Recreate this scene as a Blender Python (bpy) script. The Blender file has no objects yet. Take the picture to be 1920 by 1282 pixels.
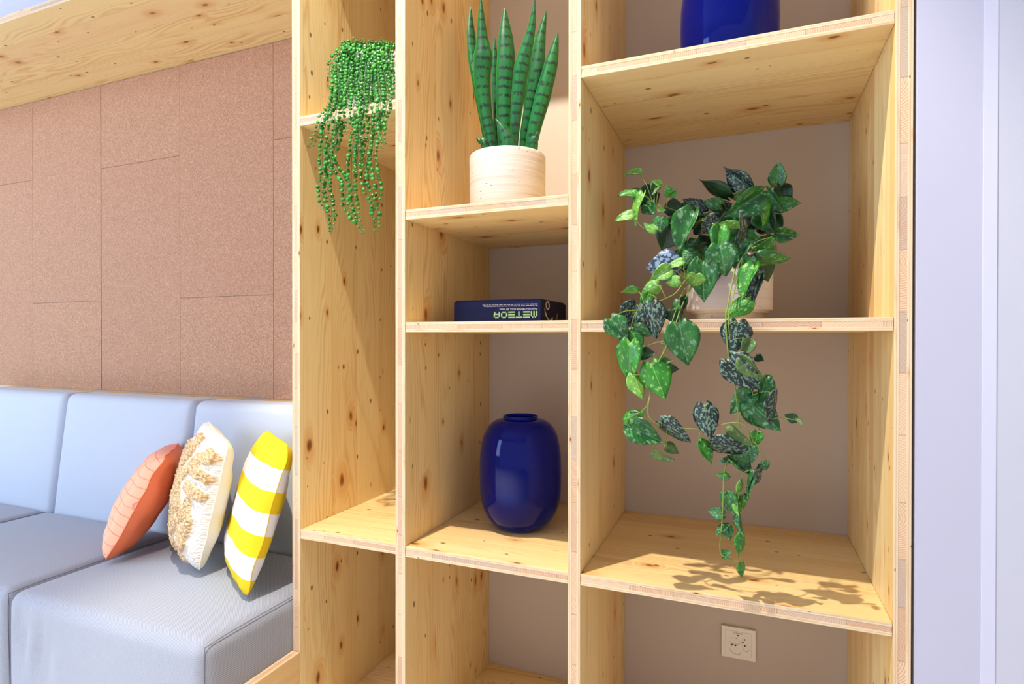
import bpy, bmesh, math, random
from mathutils import Vector, Matrix, noise as mn

random.seed(7)
SC = bpy.context.scene
COL = SC.collection

# ---------------------------------------------------------------- camera, light, exposure
CAM = Vector((0.0, -1.219, 1.15))
F_PX, YAW, PITCH, ROLL = 1084.2, 0.3853, -0.005, 0.0009
_R0 = Vector((math.cos(YAW), math.sin(YAW), 0)); _F0 = Vector((-math.sin(YAW), math.cos(YAW), 0)); _U0 = Vector((0, 0, 1))
FWD = _F0 * math.cos(PITCH) + _U0 * math.sin(PITCH)
_U = -_F0 * math.sin(PITCH) + _U0 * math.cos(PITCH)
RGT = _R0 * math.cos(ROLL) + _U * math.sin(ROLL)
UPV = -_R0 * math.sin(ROLL) + _U * math.cos(ROLL)
cd = bpy.data.cameras.new('camera'); cam = bpy.data.objects.new('camera', cd); COL.objects.link(cam)
cd.sensor_fit = 'HORIZONTAL'; cd.sensor_width = 36.0; cd.lens = F_PX / 1920 * 36.0; cd.clip_start = 0.02
m = Matrix((RGT, UPV, -FWD)).transposed().to_4x4(); m.translation = CAM
cam.matrix_world = m
SC.camera = cam

w = bpy.data.worlds.new('world'); SC.world = w; w.use_nodes = True
w.node_tree.nodes['Background'].inputs[0].default_value = (0.90, 0.90, 1.0, 1)
w.node_tree.nodes['Background'].inputs[1].default_value = 0.62

def lamp(name, kind, loc, aim, energy, color, **kw):
    d = bpy.data.lights.new(name, kind); o = bpy.data.objects.new(name, d); COL.objects.link(o)
    o.location = loc
    o.rotation_euler = (Vector(aim) - Vector(loc)).to_track_quat('-Z', 'Y').to_euler()
    d.energy = energy; d.color = color
    for k, v in kw.items(): setattr(d, k, v)
    return o
# the ceiling spot in front of the shelves (its position follows from the shadows on the shelf boards)
lamp('ceiling_spot', 'SPOT', (-0.888, -0.804, 3.50), (-0.45, 0.05, 0.9), 310, (1.0, 0.92, 0.78), spot_size=math.radians(54), spot_blend=0.45, shadow_soft_size=0.02)
# daylight from the window side of the room, left of the sofa
lamp('window_light', 'AREA', (-4.6, -2.6, 1.9), (-1.9, 0.2, 0.8), 110, (0.57, 0.77, 1.0), shape='RECTANGLE', size=2.6, size_y=2.2)
# added overhead fill behind the camera; its bounce off the floor brightens the soffit
lamp('overhead_fill_light', 'AREA', (-1.6, -2.7, 3.5), (-1.6, -2.7, 0.0), 120, (0.90, 0.92, 1.0), shape='RECTANGLE', size=2.4, size_y=1.2, spread=math.radians(85))

SC.view_settings.view_transform = 'Standard'; SC.view_settings.look = 'None'
SC.view_settings.exposure = 0.36; SC.view_settings.gamma = 1.0; SC.view_settings.use_curve_mapping = False

# ---------------------------------------------------------------- helpers
def at(u, v, y):
    """World point where the photograph's pixel (u, v) meets the plane at depth y."""
    d = FWD + RGT * ((u - 960) / F_PX) - UPV * ((v - 641) / F_PX)
    return CAM + d * ((y - CAM.y) / d.y)
def at_z(u, v, z):
    d = FWD + RGT * ((u - 960) / F_PX) - UPV * ((v - 641) / F_PX)
    return CAM + d * ((z - CAM.z) / d.z)

def srgb(r, g, b):
    f = lambda c: (c / 255 / 12.92) if c / 255 <= 0.04045 else ((c / 255 + 0.055) / 1.055) ** 2.4
    return (f(r), f(g), f(b), 1.0)

class NT:
    def __init__(s, name):
        s.mat = bpy.data.materials.new(name); s.mat.use_nodes = True
        s.t = s.mat.node_tree; s.b = s.t.nodes['Principled BSDF']
    def n(s, kind, **kw):
        nd = s.t.nodes.new(kind)
        for k, v in kw.items(): setattr(nd, k, v)
        return nd
    def lk(s, a, b): s.t.links.new(a, b)
    def put(s, sock, v):
        if hasattr(v, 'is_linked') or isinstance(v, bpy.types.NodeSocket): s.lk(v, sock)
        else: sock.default_value = v
    def m(s, op, a, b=0.0, c=0.0, clamp=False):
        nd = s.n('ShaderNodeMath', operation=op, use_clamp=clamp)
        for i, v in enumerate((a, b, c)): s.put(nd.inputs[i], v)
        return nd.outputs[0]
    def comb(s, x, y, z=0.0):
        nd = s.n('ShaderNodeCombineXYZ')
        for i, v in enumerate((x, y, z)): s.put(nd.inputs[i], v)
        return nd.outputs[0]
    def sep(s, v):
        nd = s.n('ShaderNodeSeparateXYZ'); s.lk(v, nd.inputs[0]); return nd.outputs
    def noise(s, vec, scale=1.0, detail=2.0, rough=0.5, dim='3D'):
        nd = s.n('ShaderNodeTexNoise', noise_dimensions=dim)
        s.lk(vec, nd.inputs['Vector']); nd.inputs['Scale'].default_value = scale
        nd.inputs['Detail'].default_value = detail; nd.inputs['Roughness'].default_value = rough
        return nd.outputs[0]
    def voro(s, vec, scale=1.0, rnd=1.0, dim='2D', feature='F1'):
        nd = s.n('ShaderNodeTexVoronoi', voronoi_dimensions=dim, feature=feature)
        s.lk(vec, nd.inputs['Vector']); nd.inputs['Scale'].default_value = scale
        nd.inputs['Randomness'].default_value = rnd
        return nd
    def white(s, v):
        nd = s.n('ShaderNodeTexWhiteNoise', noise_dimensions='1D'); s.lk(v, nd.inputs['W']); return nd.outputs['Value']
    def smooth(s, v, a, b, lo=0.0, hi=1.0):
        nd = s.n('ShaderNodeMapRange', interpolation_type='SMOOTHSTEP')
        s.put(nd.inputs[0], v); s.put(nd.inputs[1], a); s.put(nd.inputs[2], b); s.put(nd.inputs[3], lo); s.put(nd.inputs[4], hi)
        return nd.outputs[0]
    def mix(s, f, a, b, mode='MIX'):
        nd = s.n('ShaderNodeMix', data_type='RGBA', blend_type=mode)
        s.put(nd.inputs[0], f); s.put(nd.inputs[6], a); s.put(nd.inputs[7], b)
        return nd.outputs[2]
    def uv(s): return s.n('ShaderNodeTexCoord').outputs['UV']
    def obj(s): return s.n('ShaderNodeTexCoord').outputs['Object']
    def rand(s): return s.n('ShaderNodeObjectInfo').outputs['Random']
    def base(s, c): s.put(s.b.inputs['Base Color'], c)
    def set(s, **kw):
        for k, v in kw.items(): s.put(s.b.inputs[k.replace('_', ' ')], v)
    def bump(s, h, strength=0.3, dist=0.001):
        nd = s.n('ShaderNodeBump'); nd.inputs['Strength'].default_value = strength; nd.inputs['Distance'].default_value = dist
        s.lk(h, nd.inputs['Height']); s.lk(nd.outputs[0], s.b.inputs['Normal'])

def plain(name, col, rough=0.6, **kw):
    t = NT(name); t.base(col); t.set(Roughness=rough, **kw); return t.mat

# ---------------------------------------------------------------- materials
def wood_mat(name, lam_w=0.115, tone=1.0, knots=1.0, strip=0.0, light=(242, 218, 162), streak=(226, 184, 112)):
    t = NT(name); uv = t.sep(t.uv()); u, v = uv[0], uv[1]
    lam = t.m('FLOOR', t.m('DIVIDE', v, lam_w))
    lr = t.white(t.m('MULTIPLY', lam, 3.17)); lr2 = t.white(t.m('ADD', t.m('MULTIPLY', lam, 1.73), 40.0))
    uu = t.m('ADD', u, t.m('MULTIPLY', lr, 9.0))
    # knots: elongated along the grain
    wob = t.m('MULTIPLY', t.m('SUBTRACT', t.noise(t.comb(t.m('MULTIPLY', uu, 22), t.m('MULTIPLY', v, 40)), 1.0, 1.0), 0.5), 0.10)
    vo = t.voro(t.comb(t.m('MULTIPLY', uu, 4.6), t.m('MULTIPLY', v, 9.5)), 1.0, 0.95)
    cr = t.sep(vo.outputs['Color'])
    r1 = t.m('MULTIPLY', t.m('MAXIMUM', t.m('SUBTRACT', cr[0], 0.42), 0.0), 0.21 * knots)
    d1 = t.m('ADD', vo.outputs['Distance'], wob)
    k1 = t.smooth(d1, r1, t.m('MULTIPLY', r1, 0.45))
    core1 = t.smooth(d1, t.m('MULTIPLY', r1, 0.75), t.m('MULTIPLY', r1, 0.1))
    halo = t.smooth(vo.outputs['Distance'], t.m('MULTIPLY', r1, 3.2), t.m('MULTIPLY', r1, 0.9))
    vp = t.voro(t.comb(t.m('MULTIPLY', uu, 9.0), t.m('MULTIPLY', v, 15.0)), 1.0, 1.0)
    cp = t.sep(vp.outputs['Color'])
    r2 = t.m('MULTIPLY', t.m('MAXIMUM', t.m('SUBTRACT', cp[1], 0.52), 0.0), 0.20 * knots)
    k2 = t.smooth(vp.outputs['Distance'], r2, t.m('MULTIPLY', r2, 0.4))
    # growth lines bent around the knots
    big = t.noise(t.comb(t.m('MULTIPLY', uu, 1.3), t.m('MULTIPLY', v, 9.0), t.m('MULTIPLY', lr, 30.0)), 1.0, 2.0)
    ph = t.m('ADD', t.m('MULTIPLY', v, 420.0), t.m('MULTIPLY', big, 95.0))
    ph = t.m('ADD', ph, t.m('MULTIPLY', halo, 14.0))
    line = t.m('ADD', t.m('MULTIPLY', t.m('SINE', ph), 0.5), 0.5)
    line = t.m('POWER', line, 2.2)
    fade = t.smooth(t.noise(t.comb(t.m('MULTIPLY', uu, 0.9), t.m('MULTIPLY', v, 16.0), 3.3), 1.0, 1.0), 0.40, 0.72)
    wide = t.smooth(t.noise(t.comb(t.m('MULTIPLY', uu, 1.1), t.m('MULTIPLY', v, 30.0), 8.0), 1.0, 3.0), 0.45, 0.75)
    fib = t.noise(t.comb(t.m('MULTIPLY', uu, 14.0), t.m('MULTIPLY', v, 900.0)), 1.0, 2.0)
    lc, sc_ = srgb(*light), srgb(*streak)
    c = t.mix(t.m('MULTIPLY', lr, 0.42 + strip), lc, sc_)
    c = t.mix(t.m('MULTIPLY', wide, 0.40), c, sc_)
    c = t.mix(t.m('MULTIPLY', t.m('MULTIPLY', line, t.m('ADD', t.m('MULTIPLY', fade, 0.75), 0.12)), 0.62), c, srgb(202, 150, 88))
    c = t.mix(t.m('MULTIPLY', t.m('SUBTRACT', fib, 0.4), 0.25, clamp=True), c, srgb(205, 160, 100))
    c = t.mix(t.m('MULTIPLY', halo, 0.50), c, srgb(214, 150, 74))
    c = t.mix(t.m('MULTIPLY', k1, 0.80), c, srgb(168, 104, 46))
    c = t.mix(t.m('MULTIPLY', core1, 0.75), c, srgb(98, 52, 20))
    c = t.mix(t.m('MULTIPLY', k2, 0.85), c, srgb(92, 50, 20))
    c = t.mix(t.m('MULTIPLY', t.smooth(lr2, 0.80, 0.95), 0.22), c, srgb(215, 150, 110))
    fr = t.m('FRACT', t.m('DIVIDE', v, lam_w))
    seam = t.smooth(t.m('ABSOLUTE', t.m('SUBTRACT', fr, 0.5)), 0.5 - 0.0010 / lam_w, 0.5 - 0.0002 / lam_w)
    c = t.mix(t.m('MULTIPLY', seam, 0.35), c, srgb(160, 110, 60))
    t.base(c); t.set(Roughness=0.48); t.b.inputs['Specular IOR Level'].default_value = 0.35
    t.bump(t.m('ADD', t.m('MULTIPLY', fib, 0.4), t.m('MULTIPLY', line, 0.4)), 0.10, 0.0004)
    return t.mat

def endgrain_mat(name):
    t = NT(name); uv = t.sep(t.uv()); u, v = uv[0], uv[1]
    us = t.m('ADD', u, t.m('MULTIPLY', t.noise(t.comb(t.m('MULTIPLY', u, 3.0), 0.3), 1.0, 0.0), 0.10))
    q = t.m('DIVIDE', us, 0.105); bi = t.m('FLOOR', q); fr = t.m('MULTIPLY', t.m('SUBTRACT', t.m('FRACT', q), 0.5), 0.105)
    a = t.white(t.m('MULTIPLY', bi, 2.31)); b = t.white(t.m('ADD', t.m('MULTIPLY', bi, 5.17), 9.0)); e = t.white(t.m('ADD', t.m('MULTIPLY', bi, 0.77), 31.0))
    cx = t.m('MULTIPLY', t.m('SUBTRACT', a, 0.5), 0.16); cy = t.m('MULTIPLY', t.m('SUBTRACT', b, 0.5), 0.07)
    dx = t.m('SUBTRACT', fr, cx); dy = t.m('SUBTRACT', v, cy)
    d = t.m('SQRT', t.m('ADD', t.m('MULTIPLY', dx, dx), t.m('MULTIPLY', dy, dy)))
    d = t.m('ADD', d, t.m('MULTIPLY', t.noise(t.comb(t.m('MULTIPLY', u, 40), t.m('MULTIPLY', v, 40)), 1.0, 1.0), 0.004))
    ring = t.m('POWER', t.m('FRACT', t.m('MULTIPLY', d, 250.0)), 3.0)
    c = t.mix(t.smooth(b, 0.1, 0.9), srgb(232, 200, 164), srgb(212, 176, 144))
    c = t.mix(t.m('MULTIPLY', t.smooth(e, 0.72, 0.9), 0.75), c, srgb(190, 176, 160))
    c = t.mix(t.m('MULTIPLY', ring, t.m('ADD', 0.42, t.m('MULTIPLY', a, 0.58))), c, srgb(178, 112, 68))
    ed = t.smooth(t.m('ABSOLUTE', fr), 0.0512, 0.0523)
    c = t.mix(t.m('MULTIPLY', ed, 0.5), c, srgb(150, 105, 70))
    t.base(c); t.set(Roughness=0.6)
    return t.mat

def cork_mat():
    t = NT('cork'); o = t.uv(); r = t.rand()
    vs = t.voro(o, 330, 1.0); col = t.sep(vs.outputs['Color'])
    n1 = t.noise(o, 190.0, 3.0, 0.6); n2 = t.noise(o, 6.0, 2.0)
    c = t.mix(t.smooth(col[0], 0.1, 0.9), srgb(168, 125, 98), srgb(194, 153, 124))
    c = t.mix(t.smooth(n1, 0.58, 0.75), c, srgb(146, 96, 76))
    c = t.mix(t.m('MULTIPLY', t.smooth(col[1], 0.90, 0.97), 0.7), c, srgb(226, 178, 150))
    c = t.mix(t.m('MULTIPLY', n2, 0.25), c, srgb(196, 148, 126))
    c = t.mix(t.m('MULTIPLY', r, 0.20), c, srgb(172, 122, 102))
    t.base(c); t.set(Roughness=0.85); t.b.inputs['Specular IOR Level'].default_value = 0.2
    t.bump(n1, 0.25, 0.0006)
    return t.mat

def fabric_mat(name, c1, c2, pitch=0.0034, rough=0.9):
    t = NT(name); uv = t.sep(t.uv()); k = 2 * math.pi / pitch
    jit = t.m('MULTIPLY', t.noise(t.uv(), 60.0, 2.0), 3.0)
    a = t.m('SINE', t.m('ADD', t.m('MULTIPLY', t.m('ADD', uv[0], uv[1]), k * 0.7), jit))
    b = t.m('SINE', t.m('MULTIPLY', t.m('SUBTRACT', uv[0], uv[1]), k * 1.4))
    h = t.m('ADD', t.m('MULTIPLY', t.m('ADD', t.m('MULTIPLY', a, 0.7), t.m('MULTIPLY', b, 0.3)), 0.5), 0.5)
    mel = t.noise(t.uv(), 700.0, 2.0)
    f = t.m('ADD', t.m('MULTIPLY', h, 0.6), t.m('MULTIPLY', t.m('SUBTRACT', mel, 0.3), 0.8), clamp=True)
    t.base(t.mix(f, c1, c2)); t.set(Roughness=rough); t.b.inputs['Specular IOR Level'].default_value = 0.15
    t.b.inputs['Sheen Weight'].default_value = 0.2
    t.bump(h, 0.35, 0.0006)
    return t.mat

M = {}
M['wood'] = wood_mat('spruce_wood')
M['wood_strip'] = wood_mat('spruce_strip_wood', lam_w=0.036, strip=0.35, knots=0.75)
M['edge'] = wood_mat('spruce_edge', lam_w=0.4, knots=0.35, light=(232, 208, 174), streak=(224, 194, 154))
M['core'] = endgrain_mat('spruce_end_grain')
M['cork'] = cork_mat()
M['seat'] = fabric_mat('grey_woven_fabric', srgb(116, 120, 130), srgb(190, 194, 206))
M['back'] = fabric_mat('pale_fine_fabric', srgb(184, 192, 208), srgb(210, 217, 230), pitch=0.0016)
M['piping'] = plain('dark_seam', srgb(116, 118, 130), 0.9)
M['wall'] = plain('greige_wall_paint', srgb(196, 184, 172), 0.8)
M['white'] = plain('white_wall_paint', srgb(190, 190, 209), 0.6)
M['door'] = plain('white_door_paint', srgb(198, 199, 213), 0.5)
M['trim'] = plain('white_trim_paint', srgb(208, 209, 229), 0.5)
M['floor'] = plain('pale_floor', srgb(200, 192, 180), 0.6)
M['dark'] = plain('dark_hole', srgb(14, 10, 8), 0.8)
M['plastic'] = plain('white_plastic', srgb(240, 232, 222), 0.35)
M['ink'] = plain('black_print', srgb(30, 22, 18), 0.6)
M['soil'] = plain('dark_soil', srgb(38, 28, 20), 0.95)

def ceramic(name, c1, c2, speck, striate=0.0):
    t = NT(name); o = t.obj(); s = t.sep(o)
    st = t.noise(t.comb(t.m('MULTIPLY', s[0], 6), t.m('MULTIPLY', s[1], 6), t.m('MULTIPLY', s[2], 170)), 1.0, 3.0, 0.6)
    ms = t.voro(t.comb(t.m('MULTIPLY', s[0], 60), t.m('MULTIPLY', s[1], 60), t.m('MULTIPLY', s[2], 110)), 1.0, 1.0, '3D')
    cc = t.sep(ms.outputs['Color'])
    sp = t.m('MULTIPLY', t.smooth(ms.outputs['Distance'], 0.20, 0.10), t.smooth(cc[0], 0.80, 0.84))
    c = t.mix(t.m('MULTIPLY', t.smooth(st, 0.35, 0.75), 0.4 + striate), c1, c2)
    c = t.mix(t.m('MULTIPLY', sp, 0.8), c, speck)
    t.base(c); t.set(Roughness=0.75); t.bump(t.m('SUBTRACT', st, sp), 0.4, 0.0010)
    return t.mat
M['pot_cream'] = ceramic('cream_ribbed_ceramic', srgb(206, 202, 198), srgb(180, 170, 160), srgb(110, 96, 84), 0.30)
M['pot_grey'] = ceramic('speckled_grey_ceramic', srgb(208, 200, 204), srgb(186, 176, 180), srgb(96, 84, 80))
M['pot_pale'] = ceramic('pale_grey_ceramic', srgb(190, 188, 190), srgb(168, 166, 168), srgb(120, 112, 108))

t = NT('cobalt_glass'); t.base((0.0, 0.030, 0.68, 1)); t.set(Roughness=0.03, IOR=1.30)
t.b.inputs['Transmission Weight'].default_value = 0.9; t.b.inputs['Coat Weight'].default_value = 0.0; t.b.inputs['Coat Roughness'].default_value = 0.03
M['glass'] = t.mat

def leaf_mat(name, base, dark, patch, thr, soft=0.06, rough=0.38, rib=None, sc=9.0):
    t = NT(name); o = t.obj(); s = t.sep(o); r = t.m('MULTIPLY', t.rand(), 50.0)
    p = t.comb(t.m('MULTIPLY', s[0], sc), t.m('MULTIPLY', s[1], sc * 0.75), r)
    n = t.noise(p, 1.0, 3.0, 0.62); nb = t.noise(p, 0.35, 1.0)
    c = t.mix(t.smooth(nb, 0.3, 0.7), base, dark)
    c = t.mix(t.m('MULTIPLY', t.smooth(n, thr, thr + soft), 0.85), c, patch)
    ax = t.m('ABSOLUTE', s[0])
    c = t.mix(t.m('MULTIPLY', t.smooth(ax, 0.016, 0.006), 0.6), c, rib or patch)
    t.base(c); t.set(Roughness=rough)
    t.b.inputs['Subsurface Weight'].default_value = 0.0
    vein = t.m('SINE', t.m('MULTIPLY', t.m('ADD', s[1], t.m('MULTIPLY', ax, -0.7)), 48.0))
    t.bump(t.m('ADD', t.m('MULTIPLY', vein, 0.04), n), 0.25, 0.006)
    return t.mat
LEAF = [
    leaf_mat('green_leaf', srgb(34, 108, 32), srgb(14, 74, 28), srgb(108, 150, 112), 0.54, 0.08),
    leaf_mat('dark_silver_leaf', srgb(18, 40, 36), srgb(10, 28, 28), srgb(114, 144, 122), 0.53, 0.035, sc=13),
    leaf_mat('pale_green_leaf', srgb(116, 172, 62), srgb(82, 148, 48), srgb(190, 214, 160), 0.55, 0.10),
    leaf_mat('bright_green_leaf', srgb(50, 134, 30), srgb(30, 104, 26), srgb(132, 184, 84), 0.57, 0.08),
    leaf_mat('deep_green_leaf', srgb(14, 62, 22), srgb(8, 42, 16), srgb(40, 88, 52), 0.62, 0.08),
    leaf_mat('silver_blue_leaf', srgb(40, 64, 84), srgb(24, 44, 62), srgb(142, 164, 192), 0.49, 0.06, sc=10),
    leaf_mat('olive_leaf', srgb(84, 116, 46), srgb(56, 92, 38), srgb(130, 132, 104), 0.55, 0.10, rib=srgb(130, 70, 40)),
]
M['stem'] = plain('green_stem', srgb(120, 140, 52), 0.5)
M['stem_dark'] = plain('dark_green_stem', srgb(52, 92, 40), 0.5)

t = NT('snake_leaf'); uvs = t.sep(t.uv()); r = t.m('MULTIPLY', t.rand(), 20.0)
jag = t.noise(t.comb(t.m('MULTIPLY', uvs[0], 4.5), t.m('MULTIPLY', uvs[1], 30.0), r), 1.0, 3.0, 0.75)
slow = t.noise(t.comb(0.0, t.m('MULTIPLY', uvs[1], 14.0), r), 1.0, 1.0)
band = t.m('SINE', t.m('ADD', t.m('MULTIPLY', uvs[1], 250.0), t.m('ADD', t.m('MULTIPLY', jag, 4.2), t.m('MULTIPLY', slow, 7.0))))
brk = t.noise(t.comb(t.m('MULTIPLY', uvs[0], 2.2), t.m('MULTIPLY', uvs[1], 60.0), r), 1.0, 2.0)
bm_ = t.m('MULTIPLY', t.smooth(band, 0.48, 0.72), t.smooth(brk, 0.36, 0.46))
edge = t.smooth(t.m('ABSOLUTE', uvs[0]), 0.62, 0.85)
bm_ = t.m('MULTIPLY', bm_, t.m('SUBTRACT', 1.0, edge))
c = t.mix(t.smooth(t.noise(t.comb(t.m('MULTIPLY', uvs[0], 2.0), t.m('MULTIPLY', uvs[1], 5.0), r), 1.0, 1.0), 0.3, 0.7), srgb(6, 82, 42), srgb(14, 108, 46))
c = t.mix(t.m('MULTIPLY', bm_, 0.92), c, srgb(10, 34, 30))
c = t.mix(t.smooth(t.m('ABSOLUTE', uvs[0]), 0.93, 0.98), c, srgb(60, 140, 70))
t.base(c); t.set(Roughness=0.36); M['snake'] = t.mat
t = NT('button_leaf'); o = t.obj()
c = t.mix(t.smooth(t.noise(o, 90.0, 1.0), 0.35, 0.65), srgb(26, 108, 36), srgb(72, 156, 52))
t.base(c); t.set(Roughness=0.32); M['button'] = t.mat

# ---------------------------------------------------------------- object helpers
def link(o, parent=None):
    COL.objects.link(o)
    if parent: o.parent = parent
    return o
def thing(name, label, cat, loc=(0, 0, 0), group=None):
    o = bpy.data.objects.new(name, None); o.empty_display_size = 0.05; o.location = loc; COL.objects.link(o)
    tag(o, label, cat, group); return o
def tag(o, label=None, cat=None, group=None, kind=None):
    for k, v in (('label', label), ('category', cat), ('group', group), ('kind', kind)):
        if v: o[k] = v
    return o
def origin(parent):
    p = Vector((0, 0, 0)); o = parent
    while o: p += o.location; o = o.parent
    return p
def obj(name, bm, mats, parent=None, smooth=False, world=True):
    """Links bm (given in world metres) as one mesh object under parent."""
    if world and parent: bmesh.ops.translate(bm, verts=bm.verts, vec=-origin(parent))
    me = bpy.data.meshes.new(name); bm.to_mesh(me); bm.free()
    for mt in (mats if isinstance(mats, (list, tuple)) else [mats]): me.materials.append(mt)
    if smooth:
        for p in me.polygons: p.use_smooth = True
    return link(bpy.data.objects.new(name, me), parent)

def box_bm(lo, hi, bevel=0.0, grain=0, thick=2, seg=2):
    """Axis-aligned box with UVs in metres: u runs along the grain axis."""
    bm = bmesh.new(); lo, hi = Vector(lo), Vector(hi)
    bmesh.ops.create_cube(bm, size=1.0)
    for v in bm.verts: v.co = Vector([(lo[i] + hi[i]) / 2 + v.co[i] * (hi[i] - lo[i]) for i in range(3)])
    if bevel: bmesh.ops.bevel(bm, geom=bm.edges[:], offset=bevel, segments=seg, affect='EDGES', profile=0.7)
    third = 3 - grain - thick
    ly = bm.loops.layers.uv.new('UVMap'); off = (random.uniform(0, 30), random.randint(0, 60) * 0.5 + random.uniform(0, .1))
    c = (lo + hi) / 2
    for f in bm.faces:
        f.normal_update(); n = [abs(a) for a in f.normal]; ax = n.index(max(n))
        for l in f.loops:
            p = l.vert.co
            if ax == thick: q = (p[grain] + off[0], p[third] + off[1])
            elif ax == third: q = (p[grain] + off[0], p[thick] - c[thick] + (off[1] if False else 0.0))
            else: q = (p[third] + off[0], p[thick] - c[thick])
            l[ly].uv = q
    return bm

def ply_board(name, parent, lo, hi, grain, thick, face='wood', label=None):
    """Three-ply spruce board: a recessed end-grain core with a face layer on either side as sub-parts."""
    lo, hi = list(lo), list(hi); T = hi[thick] - lo[thick]; a = T * 0.29
    third = 3 - grain - thick
    cl, ch = lo[:], hi[:]
    cl[thick] += a; ch[thick] -= a
    for k in (grain, third): cl[k] += 0.0005; ch[k] -= 0.0005
    ob = obj(name, box_bm(cl, ch, 0, grain, thick), M['core'], parent)
    if label: ob['label'] = label
    for s in (0, 1):
        l2, h2 = lo[:], hi[:]
        if s == 0: h2[thick] = lo[thick] + a
        else: l2[thick] = hi[thick] - a
        bm = box_bm(l2, h2, 0.0009, grain, thick)
        for f in bm.faces:
            f.normal_update()
            f.material_index = 0 if abs(f.normal[thick]) > 0.8 else 1
        obj('face_layer', bm, [M[face], M['edge']], ob)
    return ob

def lathe_bm(profile, n=48, center=(0, 0, 0)):
    bm = bmesh.new(); rings = []
    for r, z in profile:
        if r < 1e-6: rings.append([bm.verts.new((center[0], center[1], center[2] + z))])
        else: rings.append([bm.verts.new((center[0] + r * math.cos(2 * math.pi * i / n), center[1] + r * math.sin(2 * math.pi * i / n), center[2] + z)) for i in range(n)])
    for a, b in zip(rings, rings[1:]):
        for i in range(n):
            j = (i + 1) % n
            if len(a) == 1 and len(b) == 1: continue
            if len(a) == 1: bm.faces.new((a[0], b[j], b[i]))
            elif len(b) == 1: bm.faces.new((a[i], a[j], b[0]))
            else: bm.faces.new((a[i], a[j], b[j], b[i]))
    bmesh.ops.recalc_face_normals(bm, faces=bm.faces)
    return bm

def smooth_path(pts, per=6):
    """Catmull-Rom samples through pts."""
    pts = [Vector(p) for p in pts]
    if len(pts) < 3:
        return [pts[0].lerp(pts[-1], i / per) for i in range(per + 1)]
    P = [pts[0] * 2 - pts[1]] + pts + [pts[-1] * 2 - pts[-2]]; out = []
    for i in range(1, len(P) - 2):
        a, b, c, d = P[i - 1:i + 3]
        for k in range(per):
            s = k / per
            out.append(0.5 * ((2 * b) + (c - a) * s + (2 * a - 5 * b + 4 * c - d) * s * s + (3 * b - a - 3 * c + d) * s ** 3))
    out.append(pts[-1]); return out
def tube(bm, pts, r0, r1=None, n=6, mat=0):
    r1 = r0 if r1 is None else r1; rings = []; N = len(pts)
    ref = Vector((0.31, 0.87, 0.38))
    for i, p in enumerate(pts):
        t_ = (pts[min(i + 1, N - 1)] - pts[max(i - 1, 0)])
        if t_.length < 1e-9: t_ = Vector((0, 0, 1))
        t_.normalize(); a = t_.cross(ref)
        if a.length < 1e-4: a = t_.orthogonal()
        a.normalize(); b = t_.cross(a); r = r0 + (r1 - r0) * i / max(1, N - 1)
        rings.append([bm.verts.new(p + a * (r * math.cos(2 * math.pi * k / n)) + b * (r * math.sin(2 * math.pi * k / n))) for k in range(n)])
    for a, b in zip(rings, rings[1:]):
        for k in range(n):
            f = bm.faces.new((a[k], a[(k + 1) % n], b[(k + 1) % n], b[k])); f.material_index = mat; f.smooth = True
    for rg in (rings[0][::-1], rings[-1]):
        f = bm.faces.new(rg); f.material_index = mat

def curve_mesh(name, make, mats, parent, matrix):
    """Builds a curve datablock, converts it to a mesh and links it in world space under parent."""
    cu = make(); tmp = bpy.data.objects.new(name + '_curve', cu); COL.objects.link(tmp)
    dg = bpy.context.evaluated_depsgraph_get(); me = bpy.data.meshes.new_from_object(tmp.evaluated_get(dg))
    COL.objects.unlink(tmp); bpy.data.objects.remove(tmp); bpy.data.curves.remove(cu)
    me.transform(matrix); me.transform(Matrix.Translation(-origin(parent)))
    me.materials.clear()
    for mt in mats: me.materials.append(mt)
    me.name = name
    return link(bpy.data.objects.new(name, me), parent)
def text(name, s, size, mat, parent, matrix, extrude=0.0002, xscale=1.0):
    def mk():
        c = bpy.data.curves.new(name, 'FONT'); c.body = s; c.size = size; c.extrude = extrude; c.align_x = 'LEFT'; return c
    return curve_mesh(name, mk, [mat], parent, matrix @ Matrix.Diagonal((xscale, 1, 1, 1)))
def outline_mesh(name, loops, depth, mat, parent, matrix):
    def mk():
        c = bpy.data.curves.new(name, 'CURVE'); c.dimensions = '2D'; c.fill_mode = 'BOTH'; c.extrude = depth / 2
        for lp in loops:
            sp = c.splines.new('POLY'); sp.points.add(len(lp) - 1); sp.use_cyclic_u = True
            for p, q in zip(sp.points, lp): p.co = (q[0], q[1], 0, 1)
        return c
    return curve_mesh(name, mk, [mat], parent, matrix)

# ---------------------------------------------------------------- the room
D = 0.502
XA0, XA1, XB0, XB1, XC0, XC1, XD0, XD1 = -1.1321, -1.1068, -0.8059, -0.7784, -0.3618, -0.3341, 0.2453, 0.2729
TB = 0.0246
def structure(name, lo, hi, mat, parent=None, bevel=0.0):
    o = obj(name, box_bm(lo, hi, bevel), mat, parent); o['kind'] = 'structure'; return o
structure('floor', (-5.0, -5.0, -0.1), (2.5, D + 0.1, 0.0), M['floor'])
structure('ceiling', (-5.0, -5.0, 3.6), (2.5, D + 0.1, 3.7), M['white'])
wall = structure('wall_back', (-5.0, D + 0.001, 0.0), (XD1 + 0.02, D + 0.1, 3.6), M['wall'])
structure('wall_upper', (-5.0, 0.06, 2.315), (XA0 - 0.002, 0.16, 3.6), M['white'])
structure('wall_right', (0.2778, -0.006, 0.0), (0.3712, 0.094, 3.6), M['white'])
structure('trim_1', (0.3714, -0.0072, 0.0), (0.3915, 0.094, 3.6), M['trim'], bevel=0.0006)
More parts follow.
